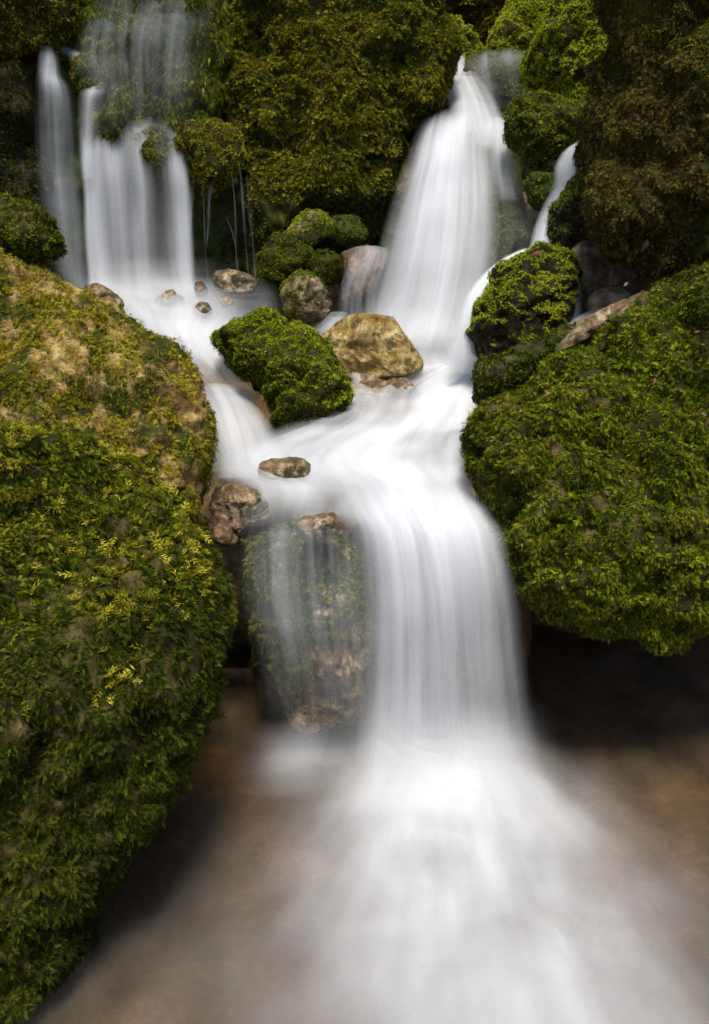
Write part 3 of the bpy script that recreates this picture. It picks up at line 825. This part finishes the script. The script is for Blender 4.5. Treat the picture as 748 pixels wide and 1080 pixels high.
# upper middle waterfall: a bright tongue and a thin film over the mossy rock beside it
sheet('waterfall', [
    row(132, 440, 512, 3.54, [0]),
    row(150, 432, 516, 3.48, [.05, .4, .5, .25, .1]),
    row(175, 424, 520, 3.42, [.1, .75, 1.0, .7, .1]),
    row(205, 412, 526, 3.36, [.1, .5, .95, .8, .1]),
    row(240, 402, 530, 3.28, [.12, .6, .85, .6, .1]),
    row(280, 392, 530, 3.22, [.15, .6, .9, .6, .15]),
    row(320, 378, 528, 3.18, [.15, .65, .8, .65, .2]),
    row(352, 366, 522, 3.14, [.15, .6, .7, .6, .2]),
    row(378, 356, 516, 3.06, [0])], 'f_fall', layers=4, gap=0.02, bulge=0.12, N=90, Mx=64, seed=5)
sheet('water_veil', [
    row(160, 495, 545, 3.40, [0]), row(185, 490, 552, 3.34, [.1, .1, .06]), row(215, 488, 562, 3.28, [.14, .06, .1]), row(250, 486, 570, 3.22, [.14, .05, .1]), row(290, 480, 556, 3.16, [.2, .1, .06]),
    row(325, 470, 530, 3.12, [.3, .3, .2]), row(350, 462, 520, 3.08, [0])], 'f_veil', layers=2, gap=0.015, bulge=0.05, seed=61)
# thin water left of it over the tan stone
sheet('water_veil', [
    row(262, 366, 412, 3.2, [0, .2, .3]), row(275, 364, 412, 3.14, [.1, .3, .4]), row(310, 356, 400, 3.1, [.15, .3, .4]), row(345, 350, 400, 3.08, [.1, .3, .4]),
    row(362, 330, 400, 3.04, [.0, .2, .2])], 'f_veil', layers=2, bulge=0.03, seed=6)
sheet('running_water', [
    row(335, 322, 372, 3.1, [0, .3, .4]), row(350, 326, 368, 3.04, [.4, .7, .5]), row(372, 345, 372, 2.96, [.4, .6, .3]), row(400, 356, 385, 2.85, [.4, .7, .3]),
    row(425, 352, 400, 2.74, [.2, .4, .2])], 'f_flow', layers=2, bulge=0.01, seed=7, up=1.0)
# stream head
sheet('waterfall', [
    row(38, 456, 474, 4.22, [.2, .4, .3]),
    row(65, 462, 494, 4.10, [.4, .6, .3]),
    row(95, 468, 515, 3.92, [.5, .6, .5, .2]),
    row(120, 470, 530, 3.74, [.4, .5, .5, .3]),
    row(142, 455, 545, 3.58, [.3, .6, .6, .3]),
    row(160, 440, 545, 3.48, [0, .3, .3, .1])], 'f_fall', layers=3, gap=0.02, bulge=0.05, seed=8)
sheet('water_veil', [
    row(58, 490, 574, 4.0, [0]), row(66, 488, 578, 3.88, [.12, .18, .15, .14]), row(80, 488, 582, 3.80, [.25, .06, .05, .07]), row(100, 494, 584, 3.75, [.3, .04, .03, .06]), row(120, 502, 584, 3.72, [.1, .04, .04, .08])],
      'f_veil', layers=2, bulge=0.05, seed=9)
sheet('waterfall', [
    row(128, 505, 545, 3.56, [0, .3, .3]), row(145, 500, 545, 3.48, [.3, .6, .4]), row(170, 500, 546, 3.40, [.2, .5, .3]), row(195, 505, 548, 3.36, [.05, .3, .2]), row(215, 510, 550, 3.32, [0, .1, 0])],
      'f_fall', layers=2, bulge=0.03, seed=10)
# side cascade on the right
sheet('water_trickle', [
    row(138, 618, 640, 3.36, [.2, .4, .3]), row(155, 596, 626, 3.26, [.4, .6, .3]), row(175, 584, 614, 3.2, [.4, .6, .4]),
    row(195, 582, 612, 3.14, [.3, .6, .5]), row(215, 572, 600, 3.1, [.3, .7, .4]), row(240, 562, 586, 3.04, [.4, .8, .4]), row(262, 556, 582, 2.98, [.4, .8, .4]), row(275, 540, 580, 2.94, [0, .3, 0])],
      'f_fall', layers=3, gap=0.01, bulge=0.015, seed=11)
# arch over the capped stone: left limb and right limb
sheet('water_trickle', [
    row(262, 574, 580, 2.94, [.3, .5, .3], dyl=-4, dyr=12), row(264, 545, 556, 2.92, [.5, .8, .4], dyl=0, dyr=14), row(282, 515, 532, 2.90, [.5, .9, .3], dyl=0, dyr=12),
    row(308, 492, 516, 2.86, [.5, .9, .3], dyr=6), row(340, 480, 504, 2.82, [.5, .8, .2]), row(372, 470, 508, 2.80, [.4, .7, .2]), row(395, 462, 510, 2.8, [0, .3, 0])],
      'f_fall', layers=3, gap=0.01, bulge=0.02, seed=12)
sheet('water_trickle', [
    row(262, 560, 562, 2.9, [.2, .3, .3], dyr=12), row(262, 585, 584, 2.86, [.3, .5, .3], dyr=12), row(272, 606, 602, 2.82, [.3, .5, .3], dyr=12), row(300, 600, 612, 2.78, [.1, .35, .2]),
    row(325, 602, 614, 2.76, [.1, .35, .2]), row(348, 594, 616, 2.72, [.2, .4, .2]), row(362, 584, 606, 2.66, [0, .2, 0])], 'f_veil', layers=2, gap=0.01, bulge=0.01, seed=13)
sheet('running_water', [
    row(326, 630, 650, 2.72, [0, .2, 0]), row(338, 606, 640, 2.68, [.3, .5, .3]), row(350, 592, 626, 2.62, [.4, .5, .2]), row(366, 578, 606, 2.56, [0, .3, 0])], 'f_flow', layers=2, bulge=0.01, seed=14, up=1)
# upper left waterfall
sheet('waterfall', [
    row(128, 84, 196, 3.46, [0]),
    row(140, 84, 196, 3.43, [.1, .15, .0, .3, .05, .5]),
    row(155, 84, 198, 3.40, [.3, .5, .1, .5, .05, .6]),
    row(172, 84, 199, 3.38, [.5, .9, .35, .6, .3, .4, .06, .06, .8, .5]),
    row(200, 86, 202, 3.36, [.4, .9, .3, .5, .25, .35, .05, .06, .7, .4]),
    row(250, 88, 205, 3.34, [.3, .8, .3, .35, .25, .3, .05, .1, .6, .4]),
    row(295, 92, 208, 3.32, [.3, .8, .35, .3, .25, .3, .1, .15, .6, .4]),
    row(318, 92, 212, 3.28, [.1, .2, .2, .2, .1, .1])], 'f_fall', layers=3, gap=0.018, bulge=0.03, N=80, Mx=80, edge=0.06, seed=15)
sheet('waterfall', [
    row(40, 48, 56, 3.58, [0]), row(50, 45, 60, 3.53, [.05, .3, .1]), row(64, 42, 66, 3.49, [.05, .55, .1]), row(80, 40, 68, 3.46, [.1, .7, .2]), row(100, 36, 78, 3.42, [.1, .35, .25]), row(150, 34, 84, 3.40, [.1, .25, .2]),
    row(220, 40, 92, 3.38, [.1, .25, .2]), row(290, 50, 100, 3.36, [.05, .2, .2]), row(315, 56, 104, 3.32, [0, .1, .1])], 'f_veil', layers=3, gap=0.018, bulge=0.02, edge=0.48, seed=16)
sheet('water_veil', [row(38, 56, 66, 3.62, [0]), ((58, 52, 3.56), (72, 42, 3.6), [.2, .4, .2]), ((74, 64, 3.5), (86, 50, 3.54), [.2, .35, .2]), ((96, 84, 3.44), (112, 64, 3.48), [.2, .3, .1]), ((116, 110, 3.4), (132, 92, 3.44), [0])], 'f_veil', layers=2, gap=0.01, bulge=0.01, seed=62)
sheet('waterfall', [
    row(66, 97, 103, 3.50, [0]), row(80, 92, 110, 3.44, [.05, .35, .1]), row(94, 84, 116, 3.38, [.4, .7, .3]), row(110, 80, 112, 3.36, [.3, .5, .2]), row(150, 80, 108, 3.35, [.4, .6, .2]), row(190, 82, 106, 3.34, [.1, .3, .1])],
      'f_fall', layers=2, gap=0.012, bulge=0.015, edge=0.48, seed=17)
sheet('water_veil', [
    row(-40, 92, 238, 3.76, [.05, .08, .1, .1, .04]), row(10, 84, 236, 3.56, [.05, .1, .14, .1, .04]), row(60, 76, 228, 3.40, [.1, .1, .13, .08, .03]), row(100, 88, 222, 3.33, [.06, .08, .1, .06, .03]),
    row(150, 96, 215, 3.32, [0])], 'f_veil', layers=2, gap=0.02, bulge=0.06, seed=18)
# hanging strands right of it
for i, (x0, y0, x1, y1, w0, w1, Yd) in enumerate([(203, 192, 197, 300, 6, 9, 3.33), (212, 196, 220, 312, 2, 3, 3.30), (226, 192, 217, 262, 8, 2, 3.33), (241, 168, 251, 292, 2, 4, 3.30),
                                                  (249, 168, 264, 312, 5, 3, 3.30), (260, 182, 269, 314, 4, 6, 3.31), (237, 228, 253, 292, 1.5, 3, 3.30)]):
    rs = []
    for q, (t, dd) in enumerate([(0, 0), (.12, .12), (.35, .22), (.6, .1), (.85, .2), (1, .0)]):
        cx = x0 + (x1 - x0) * t ** 0.6 + 1.2 * math.sin(i * 2 + t * 5)
        ww = (w0 + (w1 - w0) * t) * (1 + 0.3 * math.sin(i + t * 9))
        rs.append(row(y0 + (y1 - y0) * t, cx - ww / 2, cx + ww / 2, Yd - 0.02 * t, [dd * .6, dd, dd * .5]))
    sheet('water_strand', rs, 'f_veil', layers=1, gap=0.004, bulge=0.004, N=40, Mx=9, edge=0.45, rough=0.003, seed=20 + i)
# left basin and the fan shaped chute
sheet('running_water', [
    row(298, 72, 290, 3.24, [0]),
    row(316, 90, 300, 3.14, [.2, .35, .35, .12, .05]),
    row(334, 112, 300, 3.03, [.5, .8, .6, .15, .02]),
    row(356, 138, 262, 2.93, [.4, .8, .75, .4]),
    row(378, 166, 250, 2.85, [.2, .6, .75, .5]),
    row(398, 190, 256, 2.79, [.1, .25, .6, .6]),
    row(412, 202, 264, 2.75, [.08, .1, .25, .5]),
    row(424, 210, 274, 2.71, [.3, .45, .5, .6])], 'f_flow', layers=3, gap=0.016, bulge=0.015, N=80, Mx=60, edge=0.1, seed=30, up=2.0)
sheet('waterfall', [
    row(408, 200, 262, 2.77, [0, .1, .1, .2]), row(420, 207, 270, 2.72, [.2, .4, .4, .4]), row(436, 211, 282, 2.64, [.25, .5, .4, .5]), row(460, 214, 296, 2.52, [.2, .5, .35, .5]),
    row(485, 216, 306, 2.42, [.15, .35, .35, .5]), row(505, 214, 318, 2.34, [0, .15, .2, .2])], 'f_fall', layers=3, gap=0.014, bulge=0.07, N=70, Mx=56, seed=31)
# spray standing at the feet of the falls
sheet('spray', [row(735, 340, 580, 1.93, [0]), row(775, 330, 590, 1.88, [.08, .2, .22, .14]), row(810, 318, 602, 1.82, [.12, .32, .32, .18]), row(850, 310, 610, 1.74, [.1, .24, .24, .12]), row(890, 310, 620, 1.72, [0])], 'f_mist', layers=3, gap=0.03, bulge=0.05, edge=0.5, seed=50)
sheet('spray', [row(755, 255, 380, 1.95, [0]), row(790, 250, 385, 1.92, [.1, .25, .12]), row(815, 245, 390, 1.88, [.08, .15, .1]), row(840, 240, 390, 1.82, [0])], 'f_mist', layers=2, gap=0.03, bulge=0.03, edge=0.5, seed=51)
sheet('spray', [row(315, 360, 540, 3.12, [0]), row(345, 355, 535, 3.08, [.08, .16, .1]), row(372, 350, 530, 3.03, [.1, .2, .12]), row(400, 345, 530, 2.9, [0])], 'f_mist', layers=2, gap=0.03, bulge=0.05, edge=0.5, seed=52)
sheet('spray', [row(272, 70, 250, 3.28, [0]), row(296, 66, 255, 3.22, [.1, .16, .1]), row(316, 70, 265, 3.12, [.12, .2, .1]), row(336, 100, 260, 3.0, [0])], 'f_mist', layers=2, gap=0.03, bulge=0.03, edge=0.5, seed=53)
# fill of the small basins: brownish clear water under the foam
b = NT('clear_brown_water')
fl = b.n('TexCoord').outputs['Object']
n1 = b.n('TexNoise', Vector=fl, Scale=9.0, Detail=3.0).outputs[0]
bp = b.n('Bump', Strength=0.25, Distance=0.02, Height=n1).outputs[0]
gl = b.n('BsdfGlossy', Color=(1, 1, 1, 1), Roughness=0.35, Normal=bp).outputs[0]
tr = b.n('BsdfTransparent', Color=(0.78, 0.68, 0.54, 1)).outputs[0]
df = b.n('BsdfDiffuse', Color=(0.13, 0.093, 0.055, 1)).outputs[0]
mv = b.n('Mapping', Vector=fl, Rotation=(0, 0, 0.5), Scale=(12, 4, 5)).outputs[0]
n2 = b.n('TexNoise', Vector=mv, Scale=1.0, Detail=3.0).outputs[0]
a = b.math('MULTIPLY', b.ramp(n2, [(0.3, 0.35), (0.7, 1.0)]), 0.5)
mx = b.n('MixShader', i0=a, i1=tr, i2=df).outputs[0]
fr = b.n('Fresnel', IOR=1.33, Normal=bp).outputs[0]
M['pool'] = b.finish(b.n('MixShader', i0=b.math('MULTIPLY', fr, 0.5), i1=mx, i2=gl).outputs[0])

# lower pool
xs = np.linspace(-2.2, 2.2, 120)
ys = np.linspace(-3.5, 3.0, 170)
PX, PY = [q.ravel() for q in np.meshgrid(xs, ys)]
I = np.arange(len(xs) * len(ys)).reshape(len(ys), len(xs))
PF = np.stack([I[:-1, :-1].ravel(), I[:-1, 1:].ravel(), I[1:, 1:].ravel(), I[1:, :-1].ravel()], 1)
q = np.stack([PX, PY, PX * 0], 1)
tag(link_mesh('pool_water', np.stack([PX, PY, fbm(q * 4, 2) * 0.012], 1), PF, M['pool']), kind='structure')

# foam running out from the foot of the main waterfall
M['f_pool'] = foam_mat('pool_foam', 1.0, 1.0, 1.25, 1.0, low=0.5, transl=0.25, pu=0.3, pv=0.7)
xs = np.linspace(-0.95, 1.3, 190)
ys = np.linspace(0.55, 2.12, 170)
PX, PY = [q.ravel() for q in np.meshgrid(xs, ys)]
I = np.arange(len(xs) * len(ys)).reshape(len(ys), len(xs))
PF = np.stack([I[:-1, :-1].ravel(), I[:-1, 1:].ravel(), I[1:, 1:].ravel(), I[1:, :-1].ravel()], 1)
Vs, Fs, Fo, Fl = [], [], [], []
for k in range(4):
    d = 1.97 - PY
    xc = 0.215 + 0.03 * d
    w = 0.21 + 0.10 * np.maximum(d, 0)
    pn = fbm(np.stack([PX * 4, PY * 4, PX * 0 + k * 0.3], 1), 3)
    pn2 = fbm(np.stack([PX * 9, PY * 5, PX * 0 + k * 0.3 + 7], 1), 3)
    f = np.exp(-(np.abs(PX - xc) / w) ** 2.3) * (1.05 - 0.55 * sstep(0.15, 0.70, d))
    f += 0.09 * np.exp(-((PX - 0.18) / 0.48) ** 2) * sstep(0.1, 0.75, d)
    f += 0.30 * np.exp(-((PX + 0.16) / 0.10) ** 2 - ((PY - 1.98) / 0.09) ** 2)
    f = f * (1 + 0.9 * pn + 0.7 * pn2)
    f *= sstep(2.04 - 0.03 * k, 1.74 - 0.03 * k, PY) * sstep(0.55, 0.75, PY) * sstep(-0.95, -0.6, PX) * sstep(1.3, 0.95, PX)
    mound = 0.03 * np.exp(-((PX - 0.22) / 0.2) ** 2 - ((PY - 1.86) / 0.13) ** 2)
    dome = 0.05 * sstep(0.17, 0.0, np.hypot((PX - 0.30), (PY - 1.28) * 0.8))
    mound = mound + 0.10 * np.exp(-((PY - 1.965) / 0.075) ** 2) * sstep(0.34, 0.06, np.abs(PX - 0.22))
    z = 0.012 + k * 0.013 + (mound + dome) * (0.6 + 0.25 * k) + pn * 0.02 + pn2 * 0.01
    R = np.hypot(PX - 0.21, PY - 2.25)
    an = np.arctan2(PX - 0.21, 2.25 - PY)
    Vs.append(np.stack([PX, PY, z], 1))
    Fs.append(PF + k * len(PX))
    Fo.append(f * 0.34)
    Fl.append(np.stack([an * 17, R * 5, np.full_like(R, k * 0.35)], 1))
tag(link_mesh('pool_foam', np.concatenate(Vs), np.concatenate(Fs), M['f_pool'], attrs={'foam': np.concatenate(Fo), 'flow': np.concatenate(Fl)}), kind='structure')

# ------------------------------------------------------------------ leaves lying about
b = NT('dead_leaf_brown')
n = b.n('TexNoise', Vector=b.n('TexCoord').outputs['Object'], Scale=60.0).outputs[0]
M['leaf'] = b.finish(b.n('BsdfPrincipled', Base__Color=b.ramp(n, [(0.35, (0.07, 0.03, 0.015)), (0.7, (0.22, 0.09, 0.04))]), Roughness=0.7).outputs[0])


def dead_leaf(label, px, py, Y, L, W, ang, tilt, seed):
    r = np.random.default_rng(seed)
    n = 9
    V = []
    for s in (0, 1):
        for i in range(n):
            t = i / (n - 1)
            w = W * math.sin(math.pi * (0.06 + 0.9 * t)) ** 0.8
            for u in (-1, 0, 1):
                V.append(((t - 0.5) * L, u * w * 0.5, 0.25 * W * abs(u) + 0.18 * L * math.sin(t * 3) - 0.0015 * s))
    V = np.array(V)
    ca, sa = math.cos(ang), math.sin(ang)
    ct, stt = math.cos(tilt), math.sin(tilt)
    # stand the leaf towards the viewer, turn it in its own plane, lean it back
    X1 = V[:, 0] * ca - V[:, 1] * sa
    Z1 = V[:, 0] * sa + V[:, 1] * ca
    Y1 = -V[:, 2]
    V = np.stack([X1, Y1 * ct + Z1 * stt, Z1 * ct - Y1 * stt], 1)
    Fq = []
    for s in (0, 1):
        o = s * n * 3
        for i in range(n - 1):
            for u in (0, 1):
                a0 = o + i * 3 + u
                Fq.append((a0, a0 + 3, a0 + 4, a0 + 1) if s else (a0, a0 + 1, a0 + 4, a0 + 3))
    for i in range(n - 1):
        for u in (0, 2):
            a0 = i * 3 + u
            Fq.append((a0, a0 + 3, a0 + 3 + 3 * n, a0 + 3 * n))
    o = link_mesh('dead_leaf', V, np.array(Fq), M['leaf'], loc=at(px, py, Y))
    tag(o, label, 'leaf')


dead_leaf('crumpled brown leaf caught on top of the stone with the lime cap', 565, 267, 2.70, 0.035, 0.02, 0.4, 0.3, 1)
dead_leaf('thin brown leaf hanging down below the left edge of the brown overhang', 636, 220, 2.62, 0.055, 0.014, 1.45, 0.0, 2)
dead_leaf('small curled brown leaf stuck on the lower right flank of the nearest left boulder', 165, 838, 1.50, 0.022, 0.011, -0.9, 0.2, 3)
dead_leaf('tiny reddish leaf under the lowest tip of the brown overhang', 680, 258, 2.55, 0.03, 0.014, 1.2, 0.0, 4)

for i, (px, py, yy) in enumerate([(604, 345, 2.17), (690, 402, 2.02), (742, 437, 1.97), (660, 300, 2.3), (640, 520, 1.9), (735, 350, 2.1)]):
    dead_leaf('tiny orange scrap of dead leaf on the big right boulder', px, py, yy - 0.02, 0.014, 0.006, i * 1.3, 0.5, 20 + i)
    COL.objects[-1]['group'] = 'orange leaf scraps on the big right boulder'

# ------------------------------------------------------------------ light, sky, camera
SUN_EL, SUN_AZ = math.radians(72), math.radians(175)       # azimuth from +Y (ahead) towards +X
w = bpy.data.worlds.new('World')
S.world = w
w.use_nodes = True
nt = w.node_tree
nt.nodes.clear()
sky = nt.nodes.new('ShaderNodeTexSky')
sky.sky_type = 'NISHITA'
sky.sun_disc = False
sky.sun_elevation = SUN_EL
sky.sun_rotation = SUN_AZ
bg = nt.nodes.new('ShaderNodeBackground')
bg.inputs[1].default_value = 0.05
wo = nt.nodes.new('ShaderNodeOutputWorld')
nt.links.new(sky.outputs[0], bg.inputs[0])
nt.links.new(bg.outputs[0], wo.inputs[0])
sl = bpy.data.lights.new('sun', 'SUN')
sl.energy = 1.5
sl.angle = math.radians(15)
sl.color = (1.0, 0.95, 0.86)
so = bpy.data.objects.new('sun', sl)
COL.objects.link(so)
from mathutils import Vector
dv = Vector((math.sin(SUN_AZ) * math.cos(SUN_EL), math.cos(SUN_AZ) * math.cos(SUN_EL), math.sin(SUN_EL)))
so.rotation_euler = dv.to_track_quat('Z', 'Y').to_euler()
so.location = (0, 2, 6)

cam = bpy.data.cameras.new('camera')
cam.sensor_fit = 'VERTICAL'
cam.sensor_height = 36
cam.lens = 18 / TV
cam.clip_start = 0.02
cam.clip_end = 300
co = bpy.data.objects.new('camera', cam)
COL.objects.link(co)
co.location = EYE
co.rotation_euler = (math.pi / 2 - PITCH, 0, 0)
S.camera = co
S.view_settings.view_transform = 'Standard'
S.view_settings.look = 'None'
S.view_settings.gamma = 1
S.view_settings.exposure = 1.68
S.render.engine = 'CYCLES'
S.cycles.use_denoising = True
S.cycles.transparent_max_bounces = 48
S.cycles.max_bounces = 7
S.cycles.diffuse_bounces = 4
S.cycles.glossy_bounces = 2
print('moss faces', COUNT['leaves'])
